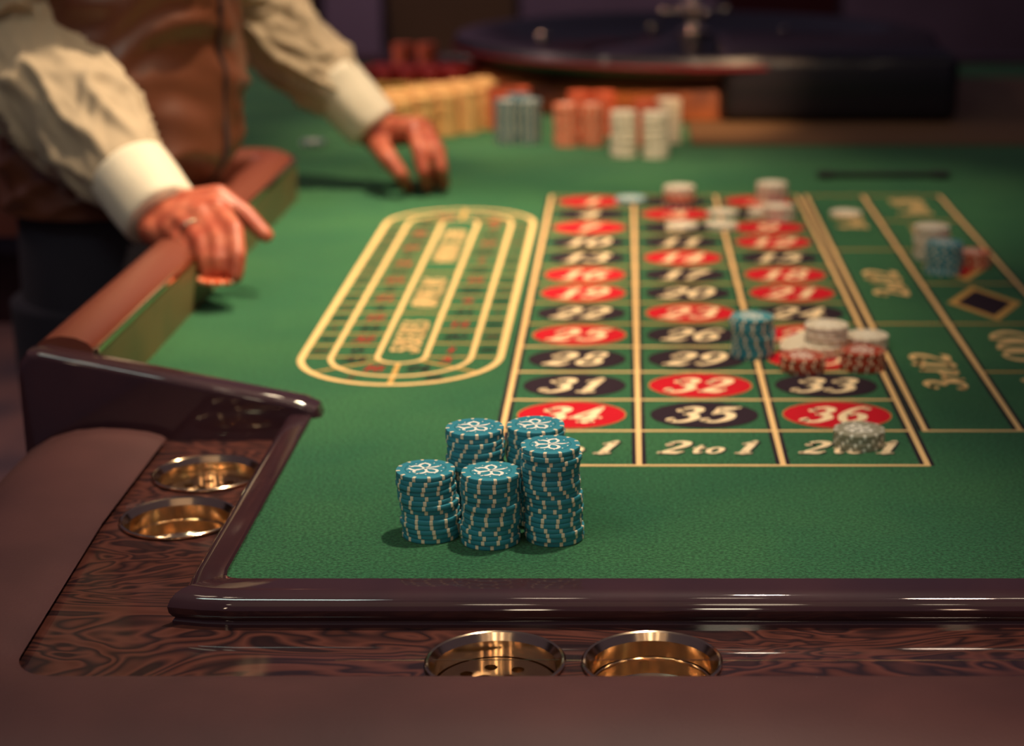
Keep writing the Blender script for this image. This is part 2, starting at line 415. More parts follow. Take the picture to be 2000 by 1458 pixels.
# carcass and legs
bm = bmesh.new(); box(bm, (-0.36, 1.00, -0.20), (XR, 3.9, -0.06), 0.004)
tpart('apron', bm, M_mahog, ang=30)
bm = bmesh.new(); box(bm, (-1.2, YB, -0.06), (XR + 0.03, YB + 0.05, 0.02), 0.01); tpart('back_rail', bm, M_mahog, ang=30)
bm = bmesh.new(); box(bm, (XR, YF - 0.03, -0.06), (XR + 0.05, YB, 0.02), 0.01); tpart('end_rail', bm, M_mahog, ang=30)
bm = bmesh.new(); box(bm, (-1.2, 2.47, -0.20), (-0.36, 3.9, -0.03), 0.004); tpart('wing_apron', bm, M_mahog, ang=30)
for lx, ly in ((-0.30, 1.2), (0.9, 1.2), (0.9, 3.6), (-1.05, 3.6)):
    bm = bmesh.new(); lathe(bm, [(0, -0.82), (0.06, -0.82), (0.062, -0.79), (0.04, -0.74), (0.05, -0.5), (0.062, -0.24), (0.062, -0.19), (0, -0.19)], 24, (lx, ly, 0))
    tpart('leg', bm, M_mahog, ang=40)

# ---------------------------------------------------------------- printing on the felt
PZ = 0.0004
GX = [-0.0967 + 0.1062 * i for i in range(4)]
GY = [1.2845 + 0.08328 * k for k in range(14)]       # GY[0] near edge of the column bets, GY[13] far edge of the grid
def dprint(name, bm, m, label=None):
    o = flat_obj(name, bm, m, FELT, label); return o
def line(x0, y0, x1, y1, wd, m=M_gold, z=PZ, name='border_line'):
    bm = bmesh.new(); dx, dy = x1 - x0, y1 - y0; l = math.hypot(dx, dy); nx, ny = -dy / l * wd / 2, dx / l * wd / 2
    flatface(bm, [(x0 + nx, y0 + ny), (x1 + nx, y1 + ny), (x1 - nx, y1 - ny), (x0 - nx, y0 - ny)], z)
    return dprint(name, bm, m)
XO = 0.2305; XD = 0.3072; XE = 0.4065
LW = 0.0043
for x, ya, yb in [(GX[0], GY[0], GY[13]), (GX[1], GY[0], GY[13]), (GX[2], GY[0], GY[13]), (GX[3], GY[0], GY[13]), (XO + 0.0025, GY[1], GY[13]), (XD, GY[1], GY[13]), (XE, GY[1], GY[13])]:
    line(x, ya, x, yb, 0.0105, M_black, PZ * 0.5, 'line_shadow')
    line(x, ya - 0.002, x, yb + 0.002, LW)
for k in range(0, 14):
    line(GX[0], GY[k], GX[3], GY[k], 0.0036, M_gold if k in (0, 1, 2, 3, 4) else M_goldd, PZ * 0.9)
for k in (1, 5, 9, 13):
    line(XO, GY[k], XE, GY[k], 0.0038, M_gold if k == 1 else M_goldd, PZ * 0.9)
for k in (3, 7, 11):
    line(XD, GY[k], XE, GY[k], 0.0038, M_goldd, PZ * 0.9)
# strokes of the italic characters: each a list of (x, y, width) in a box one unit high
G = {
 '0': [([(0.33, 0.97, .07), (0.12, 0.80, .15), (0.07, 0.5, .20), (0.12, 0.2, .15), (0.33, 0.03, .07), (0.54, 0.2, .15), (0.59, 0.5, .20), (0.54, 0.80, .15)], True)],
 '1': [([(0.12, 0.78, .05), (0.26, 0.86, .09), (0.36, 0.96, .15)], False), ([(0.36, 0.92, .19), (0.34, 0.5, .20), (0.33, 0.05, .20)], False), ([(0.14, 0.03, .07), (0.52, 0.03, .07)], False)],
 '2': [([(0.10, 0.74, .19), (0.14, 0.90, .09), (0.34, 0.96, .11), (0.54, 0.84, .18), (0.52, 0.62, .19), (0.32, 0.36, .11), (0.08, 0.08, .08)], False), ([(0.06, 0.08, .12), (0.30, 0.09, .17), (0.48, 0.06, .15), (0.62, 0.16, .07)], False)],
 '3': [([(0.10, 0.80, .18), (0.18, 0.92, .08), (0.38, 0.96, .12), (0.54, 0.82, .18), (0.48, 0.62, .13), (0.28, 0.54, .08)], False), ([(0.28, 0.54, .08), (0.50, 0.46, .14), (0.58, 0.27, .20), (0.42, 0.07, .13), (0.20, 0.04, .09), (0.06, 0.16, .19)], False)],
 '4': [([(0.46, 0.96, .11), (0.24, 0.62, .09), (0.02, 0.30, .09)], False), ([(0.02, 0.29, .11), (0.35, 0.29, .12), (0.66, 0.29, .11)], False), ([(0.47, 0.95, .13), (0.45, 0.5, .19), (0.44, 0.05, .20)], False), ([(0.28, 0.03, .06), (0.60, 0.03, .06)], False)],
 '5': [([(0.16, 0.90, .14), (0.38, 0.90, .16), (0.60, 0.96, .08)], False), ([(0.16, 0.92, .07), (0.13, 0.56, .07)], False), ([(0.13, 0.56, .07), (0.34, 0.64, .11), (0.56, 0.48, .17), (0.56, 0.24, .19), (0.38, 0.05, .12), (0.18, 0.04, .09), (0.05, 0.15, .19)], False)],
 '6': [([(0.56, 0.88, .14), (0.42, 0.97, .08), (0.20, 0.80, .14), (0.09, 0.45, .19), (0.16, 0.12, .14), (0.34, 0.03, .08), (0.54, 0.16, .16), (0.56, 0.36, .18), (0.40, 0.55, .09), (0.20, 0.46, .08)], False)],
 '7': [([(0.08, 0.74, .07), (0.12, 0.88, .13), (0.34, 0.90, .17), (0.60, 0.94, .08)], False), ([(0.58, 0.92, .08), (0.40, 0.58, .13), (0.26, 0.28, .19), (0.24, 0.05, .21)], False)],
 '8': [([(0.34, 0.54, .12), (0.14, 0.70, .14), (0.18, 0.90, .10), (0.36, 0.97, .07), (0.52, 0.88, .12), (0.50, 0.68, .13), (0.34, 0.54, .15), (0.12, 0.38, .12), (0.08, 0.18, .14), (0.30, 0.03, .08), (0.54, 0.12, .15), (0.56, 0.32, .16)], True)],
 '9': [([(0.08, 0.12, .15), (0.22, 0.03, .08), (0.44, 0.20, .14), (0.57, 0.55, .19), (0.50, 0.86, .14), (0.32, 0.97, .08), (0.12, 0.84, .16), (0.10, 0.62, .18), (0.26, 0.45, .09), (0.46, 0.54, .08)], False)],
 't': [([(0.20, 0.60, .13), (0.18, 0.2, .14), (0.24, 0.05, .09), (0.36, 0.10, .05)], False), ([(0.06, 0.44, .06), (0.36, 0.44, .06)], False)],
 'o': [([(0.24, 0.46, .06), (0.09, 0.36, .12), (0.08, 0.14, .13), (0.24, 0.03, .06), (0.39, 0.14, .12), (0.40, 0.36, .13)], True)],
 's': [([(0.34, 0.38, .10), (0.22, 0.46, .06), (0.10, 0.36, .10), (0.24, 0.24, .13), (0.36, 0.13, .10), (0.22, 0.03, .06), (0.08, 0.12, .10)], False)],
 'n': [([(0.10, 0.46, .12), (0.10, 0.03, .13)], False), ([(0.12, 0.34, .06), (0.28, 0.45, .10), (0.36, 0.32, .13), (0.36, 0.03, .13)], False)],
 'd': [([(0.34, 0.30, .08), (0.22, 0.46, .07), (0.08, 0.28, .13), (0.16, 0.04, .08), (0.34, 0.16, .06)], False), ([(0.38, 0.86, .12), (0.36, 0.05, .13)], False)],
 'r': [([(0.10, 0.46, .12), (0.10, 0.03, .13)], False), ([(0.12, 0.32, .06), (0.22, 0.44, .07), (0.34, 0.40, .13)], False)],
 'E': [([(0.12, 0.95, .12), (0.12, 0.05, .14)], False), ([(0.12, 0.94, .08), (0.52, 0.94, .08)], False), ([(0.12, 0.5, .07), (0.42, 0.5, .08)], False), ([(0.12, 0.05, .08), (0.54, 0.05, .09)], False)],
 'V': [([(0.06, 0.96, .15), (0.30, 0.05, .14)], False), ([(0.30, 0.05, .08), (0.60, 0.96, .06)], False)],
 'N': [([(0.10, 0.04, .06), (0.12, 0.94, .07)], False), ([(0.12, 0.94, .15), (0.54, 0.06, .15)], False), ([(0.54, 0.05, .06), (0.56, 0.96, .07)], False)],
 'D': [([(0.12, 0.95, .14), (0.12, 0.05, .14)], False), ([(0.08, 0.94, .07), (0.38, 0.90, .10), (0.62, 0.5, .18), (0.38, 0.08, .10), (0.08, 0.05, .07)], False)],
 'S': [([(0.50, 0.80, .13), (0.32, 0.96, .08), (0.12, 0.78, .14), (0.30, 0.53, .16), (0.50, 0.27, .15), (0.30, 0.04, .08), (0.08, 0.18, .13)], False)],
 'R': [([(0.12, 0.95, .13), (0.12, 0.05, .14)], False), ([(0.08, 0.94, .07), (0.40, 0.92, .09), (0.50, 0.72, .14), (0.36, 0.52, .08), (0.12, 0.5, .06)], False), ([(0.30, 0.5, .10), (0.54, 0.05, .13)], False)],
 'I': [([(0.16, 0.95, .14), (0.16, 0.05, .14)], False), ([(0.06, 0.95, .06), (0.26, 0.95, .06)], False), ([(0.06, 0.05, .06), (0.26, 0.05, .06)], False)],
 'P': [([(0.12, 0.95, .13), (0.12, 0.05, .14)], False), ([(0.08, 0.94, .07), (0.40, 0.92, .09), (0.50, 0.70, .14), (0.36, 0.48, .08), (0.12, 0.46, .06)], False)],
 'H': [([(0.12, 0.95, .13), (0.12, 0.05, .13)], False), ([(0.52, 0.95, .13), (0.52, 0.05, .13)], False), ([(0.12, 0.5, .07), (0.52, 0.5, .07)], False)],
 'L': [([(0.12, 0.95, .13), (0.12, 0.05, .14)], False), ([(0.10, 0.05, .08), (0.50, 0.05, .10)], False)],
 'Z': [([(0.08, 0.92, .10), (0.54, 0.92, .09)], False), ([(0.52, 0.90, .07), (0.10, 0.08, .14)], False), ([(0.08, 0.06, .10), (0.56, 0.06, .10)], False)],
 'O': [([(0.33, 0.97, .07), (0.10, 0.80, .14), (0.05, 0.5, .18), (0.10, 0.2, .14), (0.33, 0.03, .07), (0.56, 0.2, .14), (0.61, 0.5, .18), (0.56, 0.80, .14)], True)],
 '/': [([(0.04, 0.0, .08), (0.36, 1.0, .08)], False)],
}
WID = {'1': .58, 't': .40, 'o': .50, 's': .46, 'n': .48, 'd': .50, 'r': .40, 'I': .34, '/': .40, ' ': .35, '4': .70}
def text_bm(txt, cx, cy, h, rot=0.0, wscale=1.0, slant=0.30, gap=0.06, z=PZ * 1.5, bold=1.0, thin=0.09):
    tot = sum(WID.get(c, .66) for c in txt) + gap * (len(txt) - 1)
    x = -tot / 2; bm = bmesh.new(); cr, sr = math.cos(rot), math.sin(rot); q = 0
    for c in txt:
        if c != ' ':
            for pts, closed in G[c]:
                sm = catmull([(a, b, max(wd * bold, thin)) for a, b, wd in pts], 5, closed)
                def xf(a, b, x=x):
                    u = (x + a + slant * (b - 0.5)) * h * wscale; v = (b - 0.5) * h
                    return cx + u * cr - v * sr, cy + u * sr + v * cr
                q += 1
                ribbon(bm, sm, z + q * 8e-6, xf, closed)
        x += WID.get(c, .66) + gap
    return bm
REDS = {1, 3, 5, 7, 9, 12, 14, 16, 18, 19, 21, 23, 25, 27, 30, 32, 34, 36}
for n in range(1, 37):
    col = (n - 1) % 3; row = 12 - (n - 1) // 3
    cx = (GX[col] + GX[col + 1]) / 2; cy = (GY[row] + GY[row + 1]) / 2
    bm = bmesh.new(); flatface(bm, [(cx + 0.0432 * math.cos(2 * PI * k / 56), cy + 0.0352 * math.sin(2 * PI * k / 56)) for k in range(56)], PZ * 1.1)
    dprint('number_oval', bm, M_red if n in REDS else M_black)
    if n in REDS:
        bm = bmesh.new(); ribbon(bm, [(cx + 0.0434 * math.cos(2 * PI * k / 56), cy + 0.0354 * math.sin(2 * PI * k / 56), 0.0007) for k in range(57)], PZ * 1.2, None, True)
        dprint('oval_outline', bm, M_goldd)
    dprint('number', text_bm(str(n), cx, cy, 0.0400, 0, 0.86, 0.36, 0.15, bold=1.22, thin=0.115), M_cream, 'cream number %d' % n)
for c in range(3):
    cx = (GX[c] + GX[c + 1]) / 2; cy = (GY[0] + GY[1]) / 2
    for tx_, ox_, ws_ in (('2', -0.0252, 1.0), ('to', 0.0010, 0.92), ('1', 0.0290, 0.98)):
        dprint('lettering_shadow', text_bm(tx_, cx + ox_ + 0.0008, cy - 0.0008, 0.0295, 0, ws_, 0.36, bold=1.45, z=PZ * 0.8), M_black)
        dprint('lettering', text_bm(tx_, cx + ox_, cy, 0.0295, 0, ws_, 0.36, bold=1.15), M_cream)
for txt, k in (('3rd12', 1), ('2nd12', 5), ('1st12', 9)):
    dprint('lettering', text_bm(txt, (XO + XD) / 2 + 0.001, (GY[k] + GY[k + 4]) / 2 + 0.002, 0.035, PI / 2, 1.12, 0.06, 0.0, bold=1.2), M_gold)
for txt, k, s in (('19to36', 1, 0.85), ('ODD', 3, 1.25), ('EVEN', 9, 0.95), ('1to18', 11, 0.95)):
    dprint('lettering', text_bm(txt, (XD + XE) / 2, (GY[k] + GY[k + 2]) / 2 + 0.002, 0.040, PI / 2, s, 0.06, 0.02, bold=1.2), M_gold)
for k, m in ((5, M_black), (7, M_red)):
    cx, cy = (XD + XE) / 2, (GY[k] + GY[k + 2]) / 2
    d = [(cx - 0.0370, cy), (cx, cy + 0.0720), (cx + 0.0370, cy), (cx, cy - 0.0720)]
    bm = bmesh.new(); flatface(bm, d, PZ); dprint('diamond_outline', bm, M_goldd)
    bm = bmesh.new(); flatface(bm, [(cx + (x - cx) * 0.74, cy + (y - cy) * 0.74) for x, y in d], PZ * 1.2); dprint('diamond', bm, m)
# the racetrack for announced bets
M_tred = mat('dull_red_print', (176, 40, 44), 0.8, spec=0.2); M_tbrown = mat('brown_print', (104, 58, 44), 0.8, spec=0.2)
TX, TY0, TY1 = -0.2003, 1.583, 2.184
def stadium(r, wd, m=M_gold, z=PZ):
    pts = []
    for k in range(25): a = PI * k / 24; pts.append((TX + r * math.cos(a), TY1 + r * math.sin(a), wd))
    for k in range(25): a = PI + PI * k / 24; pts.append((TX + r * math.cos(a), TY0 + r * math.sin(a), wd))
    pts.append(pts[0]); bm = bmesh.new(); ribbon(bm, pts, z, None, True); dprint('track_outline', bm, m)
stadium(0.0885, 0.0062, z=PZ * 1.3); stadium(0.0625, 0.0046, z=PZ * 1.3); stadium(0.0215, 0.0044, z=PZ * 1.3)
ORDER = [0, 32, 15, 19, 4, 21, 2, 25, 17, 34, 6, 27, 13, 36, 11, 30, 8, 23, 10, 5, 24, 16, 33, 1, 20, 14, 31, 9, 22, 18, 29, 7, 28, 12, 35, 3, 26]
def tracknum(n, x, y, a, small=False):
    m = M_tred if (n in REDS and not small) else (M_tbrown if n in REDS else M_black)
    dprint('track_number', text_bm(str(n), x, y, 0.012 if small else 0.017, a, 0.85, 0.2, 0.05, bold=1.3), m, 'small track number %d' % n)
ni = 0
cl = (TY1 - TY0) / 15.0; clr = (TY1 - TY0) / 13.0
for k in range(16):
    y = TY0 + cl * k; line(TX - 0.0885, y, TX - 0.0215, y, 0.0030, M_goldd)
    if k < 15: tracknum(ORDER[ni], TX - 0.0420, y + cl / 2, 0); tracknum(ORDER[(ni + 17) % 37], TX - 0.0755, y + cl / 2, 0, True); ni += 1
for s, ty in ((1, TY1), (-1, TY0)):
    for a in (35, 90, 145):
        c, q = math.cos(math.radians(a)), math.sin(math.radians(a)) * s
        line(TX + 0.0215 * c, ty + 0.0215 * q, TX + 0.0885 * c, ty + 0.0885 * q, 0.0034 if a != 90 else 0.0044, M_goldd)
    for a in (14, 62, 118, 166):
        c, q = math.cos(math.radians(a)), math.sin(math.radians(a)) * s
        tracknum(ORDER[ni % 37], TX + 0.042 * c, ty + 0.042 * q, 0); ni += 1
        if a in (62, 118): tracknum(ORDER[(ni + 9) % 37], TX + 0.0755 * c, ty + 0.0755 * q, 0, True)
for k in range(14):
    y = TY0 + clr * k; line(TX + 0.0215, y, TX + 0.0885, y, 0.0030, M_goldd)
    if k < 13: tracknum(ORDER[ni % 37], TX + 0.0420, y + clr / 2, 0); tracknum(ORDER[(ni + 5) % 37], TX + 0.0755, y + clr / 2, 0, True); ni += 1
for y in (TY0 + 4 * cl, TY0 + 8.4 * cl): line(TX - 0.0215, y, TX + 0.0215, y, 0.0030, M_goldd)
for txt, cy, s in (('5/8SERIES', 1.655, 0.76), ('ORPHELINS', 1.830, 0.80), ('VOISINS ZERO', 2.055, 0.88)):
    dprint('lettering', text_bm(txt, TX, cy, 0.026, PI / 2, s, 0.2, 0.04, bold=1.35), M_gold)

# ---------------------------------------------------------------- brass cups
def cup(cx, cy, holes, label, group='brass cup holders sunk in the burl ledge'):
    t = thing('cup_holder', label, 'cup holder', (cx, cy, -0.018), 0, group)
    R = 0.0408
    bm = bmesh.new()
    lathe(bm, [(R - 0.0026, 0.0000), (R, 0.0012), (R + 0.0002, 0.0026), (R - 0.0008, 0.0034), (R - 0.0020, 0.0028), (R - 0.0042, -0.0008), (R - 0.0047, -0.0016), (R - 0.0052, -0.0225), (R - 0.0066, -0.0242),
               (R - 0.0110, -0.0250), (0, -0.0250), (0, -0.0312), (R - 0.0060, -0.0312), (R - 0.0042, -0.0290), (R - 0.0036, -0.0005), (R - 0.0026, 0.0000)], 72)
    o = obj('cup_wall', bm, M_brass, t); autosmooth(o, 30)
    if holes:
        n = 64; r0 = R - 0.0059
        vs = [Vector((r0 * math.cos(2 * PI * k / n), r0 * math.sin(2 * PI * k / n))) for k in range(n)]; es = [(k, (k + 1) % n) for k in range(n)]
        hs = [(0, 0)] + [(0.0105 * math.cos(a), 0.0105 * math.sin(a)) for a in [PI / 4 + PI / 2 * k for k in range(4)]] + [(0.0215 * math.cos(2 * PI * k / 8 + 0.2), 0.0215 * math.sin(2 * PI * k / 8 + 0.2)) for k in range(8)]
        for hx, hy in hs:
            s = len(vs); vs += [Vector((hx + 0.0040 * math.cos(2 * PI * k / 20), hy + 0.0040 * math.sin(2 * PI * k / 20))) for k in range(20)]
            es += [(s + k, s + (k + 1) % 20) for k in range(20)]
        v, e, f, *_ = geometry.delaunay_2d_cdt(vs, es, [], 1, 1e-7)
        bm = bmesh.new(); bv = [bm.verts.new((p.x, p.y, -0.0120)) for p in v]
        for q in f:
            c = sum((v[i] for i in q), Vector((0, 0))) / len(q)
            if any((c - Vector(h)).length < 0.00385 for h in hs): continue
            bm.faces.new([bv[i] for i in q])
        g = bmesh.ops.extrude_face_region(bm, geom=bm.faces[:])
        for q in g['geom']:
            if isinstance(q, bmesh.types.BMVert): q.co.z = -0.0132
        obj('perforated_plate', bm, M_brass, t, smooth=False)
    else:
        bm = bmesh.new(); lathe(bm, [(R - 0.0056, -0.0118), (R - 0.0066, -0.0122), (R - 0.0068, -0.0130), (R - 0.0062, -0.0138), (R - 0.0056, -0.0140), (R - 0.0056, -0.0118)], 72)
        o = obj('step_ring', bm, M_brass, t); autosmooth(o, 40)
    return t
cup(*CUPS[0], 'brass ashtray cup with perforated plate in the front ledge, left of the two')
cup(*CUPS[1], 'plain open brass cup holder in the front ledge, right of the two')
cup(*CUPS[2], 'brass ashtray cup with holes in the side ledge, next to the dark end board')
cup(*CUPS[3], 'plain brass cup holder in the side ledge, nearer than its neighbour')

# ---------------------------------------------------------------- chips
CHR, CHH = 0.0194, 0.0033
def chip_mesh(col, spots=True):
    bm = bmesh.new(); b = 0.0006
    prof = [(0, 0), (CHR - b, 0), (CHR - b * .3, b * .3), (CHR, b), (CHR, CHH - b), (CHR - b * .3, CHH - b * .3), (CHR - b, CHH), (CHR - 0.0026, CHH), (0, CHH)]
    lathe(bm, prof, 60)
    me = bpy.data.meshes.new('chip_' + col); bm.to_mesh(me); bm.free(); shade(me)
    me.materials.append(CHIP[col]); me.materials.append(M_spotw if col in ('white', 'grey') else M_spot)
    if spots:
        for p in me.polygons:
            c = p.center; r = math.hypot(c.x, c.y)
            if r > CHR - 0.0027 - 0.0006 and r > 0.0165:
                a = (math.degrees(math.atan2(c.y, c.x)) + 360) % 360
                if int(a // 6) % 5 == 0: p.material_index = 1
    me.set_sharp_from_angle(angle=math.radians(25))
    return me
CM = {c: chip_mesh(c) for c in CHIP}
CM['teal_plain'] = chip_mesh('teal', False)
def spot_mesh():
    bm = bmesh.new(); e = 0.00006; b = 0.0006; a = math.radians(3.2)
    prof = [(CHR - 0.0027, CHH + e), (CHR - b, CHH + e), (CHR - b * .3 + e, CHH - b * .3 + e), (CHR + e, CHH - b), (CHR + e, b), (CHR - b * .3, b * .3)]
    lathe(bm, prof, 2, (0, 0, 0), -a, a)
    for f in bm.faces:
        f.normal_update()
        c = f.calc_center_median()
        if f.normal.dot(Vector((c.x, 0, 0.5 * CHR if c.z > CHH else 0))) < 0: f.normal_flip()
    me = bpy.data.meshes.new('edge_spot'); bm.to_mesh(me); bm.free(); me.materials.append(M_spot); shade(me); me.set_sharp_from_angle(angle=math.radians(25)); return me
SPOT = spot_mesh()
def emblem_mesh():
    bm = bmesh.new()
    for k in range(5):
        a = 2 * PI * k / 5 + 0.35; ca, sa = math.cos(a), math.sin(a)
        L = 0.0106; wd = 0.0038
        if k == 0: pts = [(0.0014, 0.0002, 0.0007), (0.004, 0.0006, 0.0011), (0.0075, 0.0002, 0.0016), (L, 0.0010, 0.0010)]
        elif k in (2, 3): pts = [(0.0012, 0, 0.0007), (0.0040, wd * .9, 0.0014), (0.0078, wd, 0.0016), (L, 0.0014, 0.0013)]
        else: pts = [(0.0012, 0, 0.0007), (0.0042, wd * .75, 0.0012), (0.0080, wd * .8, 0.0016), (L, 0, 0.0014), (0.0080, -wd * .8, 0.0014), (0.0042, -wd * .7, 0.0010), (0.0012, 0, 0.0007)]
        ribbon(bm, catmull([(a, b, c * 1.35) for a, b, c in pts], 5), k * 8e-6, lambda x, y, ca=ca, sa=sa: (x * ca - y * sa, x * sa + y * ca))
        if k in (2, 3):
            pts = [(0.0012, 0, 0.0007), (0.0040, -wd * .9, 0.0014), (0.0078, -wd, 0.0016), (L * .93, -0.0020, 0.0013)]
            ribbon(bm, catmull([(a, b, c * 1.35) for a, b, c in pts], 5), k * 8e-6 + 4e-6, lambda x, y, ca=ca, sa=sa: (x * ca - y * sa, x * sa + y * ca))
    for k in range(12):
        a = 2 * PI * k / 12; x, y = 0.0118 * math.cos(a), 0.0118 * math.sin(a)
        bm.faces.new([bm.verts.new((x + 0.0006 * math.cos(q * PI / 4), y + 0.0006 * math.sin(q * PI / 4), 0)) for q in range(8)])
    up_normals(bm); me = bpy.data.meshes.new('flower_emblem'); bm.to_mesh(me); bm.free(); me.materials.append(M_spotw); return me
EMB = emblem_mesh()
bm = bmesh.new(); ribbon(bm, [(0.0134 * math.cos(2 * PI * k / 48), 0.0134 * math.sin(2 * PI * k / 48), 0.0003) for k in range(49)], 0, None, True)
up_normals(bm); RING = bpy.data.meshes.new('groove_shade_ring'); bm.to_mesh(RING); bm.free(); RING.materials.append(M_groove_shade)  # flat ring; its dark colour stands in for a shaded groove

ORD = ['topmost', 'second', 'third', 'fourth', 'fifth', 'sixth', 'seventh', 'eighth', 'ninth', 'tenth', 'eleventh', 'twelfth', 'thirteenth', 'fourteenth', 'fifteenth', 'sixteenth', 'seventeenth', 'eighteenth', 'nineteenth', 'twentieth']
NAMEC = {'teal': 'teal', 'white': 'white', 'grey': 'grey', 'rust': 'rust red', 'orange': 'orange', 'blue': 'dull blue', 'yellow': 'yellow', 'pale_blue': 'pale blue'}
def stack(cols, base, top, desc, group, near=False, jit=0.0010, emblem=True, z0=0):
    """cols: list of colours from the bottom up"""
    n = len(cols); rz = random.uniform(0, 6.28)
    for i, c in enumerate(cols):
        f = i / max(n - 1, 1); k = n - 1 - i
        x = base[0] + (top[0] - base[0]) * f + random.uniform(-jit, jit)
        y = base[1] + (top[1] - base[1]) * f + random.uniform(-jit, jit)
        if i == n - 1: x, y = top[0], top[1]
        me = CM['teal_plain'] if near else CM[c]
        o = bpy.data.objects.new('casino_chip', me); C.objects.link(o)
        o.location = (x, y, 0.0001 + (i + z0) * CHH); rz += random.uniform(-0.16, 0.20); o.rotation_euler = (0, 0, rz)
        if n == 1: lab = '%s chip %s' % (NAMEC[c], desc)
        elif k == 0: lab = '%s chip on top of %s' % (NAMEC[c], desc)
        elif i == 0: lab = '%s chip at the bottom of %s' % (NAMEC[c], desc)
        else: lab = '%s chip, %s from the top of %s' % (NAMEC[c], ORD[k], desc)
        tag(o, lab, 'casino chip', group)
        if near:
            for s in range(12):
                q = bpy.data.objects.new('edge_spot', SPOT); C.objects.link(q); q.parent = o
                q.rotation_euler = (0, 0, 2 * PI * s / 12)
        if i == n - 1 and emblem:
            q = bpy.data.objects.new('flower_emblem', EMB); C.objects.link(q); q.parent = o; q.location = (0, 0, CHH + 0.00008)
            q.rotation_euler = (0, 0, -rz + random.uniform(-0.3, 0.3))
            if near:
                q = bpy.data.objects.new('groove_shade_ring', RING); C.objects.link(q); q.parent = o; q.location = (0, 0, CHH + 0.00006)
        CHIPCOUNT[0] += 1
CHIPCOUNT = [0]
def at_top(px, py, n):
    p = P(px, py, n * CHH); return (p.x, p.y)
g = 'teal chips in the five sharp stacks in front'
def nst(n, top, base, desc):
    tp = at_top(top[0], top[1], n)
    b = P(base[0], base[1]) if base else None
    stack(['teal'] * n, (b.x, b.y) if b else tp, tp, desc, g, near=True)
nst(14, (831, 916), (845, 1044), 'the front left stack')
nst(15, (959, 920), (958, 1056), 'the front middle stack')
nst(20, (1075, 868), (1082, 1050), 'the front right stack')
nst(20, (927, 834), (933, 1016), 'the stack behind the front left one')
nst(20, (1046, 829), (1046, 1010), 'the tall stack at the back of the five')
def st(cols, px, py, desc, group, jit=0.0008, dx=0, dy=0, **k):
    b = P(px, py); stack(cols, (b.x, b.y), (b.x + dx, b.y + dy), desc, group, jit=jit, **k); return b
st(['grey'] * 4, 1677, 870, 'the grey stack below thirty-six', 'grey chips below number 36', 0.0005)
st(['teal'] * 11, 1470, 694, 'the lone teal stack by twenty-nine', 'teal chips between 29 and 30', 0.0014, dx=-0.001)
st(['rust'] * 4, 1567, 723, 'the left of two rust stacks', 'rust chips on numbers 30 and 33')
st(['rust'] * 5, 1684, 719, 'the right of two rust stacks', 'rust chips on numbers 30 and 33')
g = 'white chips on number 27'
b3 = st(['white'] * 3, 1604, 692, 'the slipped white pile under the tall stack', g, 0.0015)
stack(['white'] * 5, (b3.x + 0.0055, b3.y + 0.006), (b3.x + 0.0045, b3.y + 0.006), 'the tall white stack behind the rust ones', g, jit=0.0012, z0=3)
lean = bpy.data.objects.new('casino_chip', CM['white']); C.objects.link(lean); lean.location = (b3.x - 0.0175, b3.y + 0.0105, 0.0072)
lean.rotation_euler = (0, math.radians(-19), 0.3); tag(lean, 'white chip leaning against the left side of the slipped white pile', 'casino chip', g)
st(['white'] * 4, 1692, 681, 'the short white stack by the double line', 'white chips on number 27', 0.0012)
g = 'blurred chips at the far end of the number grid'
st(['pale_blue'] * 2, 1232, 396, 'the far pair right of one', g)
st(['blue'] * 2 + ['orange'] * 3 + ['white'] * 3, 1327, 404, 'the mixed stack at the far end', g, 0.002)
st(['white'] * 1, 1332, 443, 'lying alone just above eleven', g)
st(['white'] * 1, 1411, 418, 'lying behind the low pair above eleven', g)
st(['white'] * 2, 1408, 446, 'the low pair between eleven and twelve', g)
st(['white'] * 7, 1507, 392, 'the farthest white stack', g, 0.0012)
st(['white'] * 3, 1493, 425, 'the low white pile below the farthest stack', g, 0.002)
st(['white'] * 5, 1518, 428, 'the white stack right above twelve', g, 0.002)
st(['white'] * 1, 1652, 419, 'lying on the first dozen box', g)
g = 'chips on the outside bets at the right'
st(['white'] * 11, 1817, 504, 'the white stack behind the teal one', g, 0.0012)
st(['teal'] * 10, 1842, 532, 'the teal stack by the red diamond', g, 0.0018)
st(['orange'] * 5, 1898, 520, 'the orange stack on the red diamond', g, 0.0012)
g = 'tall blurred stacks before the wheel'
st(['blue'] * 20, 992, 280, 'the left of two blue stacks', g)
st(['blue'] * 20, 1033, 279, 'the right of two blue stacks', g)
st(['orange'] * 19, 1107, 284, 'the left of two orange stacks', g)
st(['orange'] * 19, 1157, 284, 'the right of two orange stacks', g)
st(['white'] * 20, 1218, 305, 'the left white stack before the wheel', g)
st(['white'] * 20, 1280, 307, 'the right white stack before the wheel', g)
print('chips', CHIPCOUNT[0])
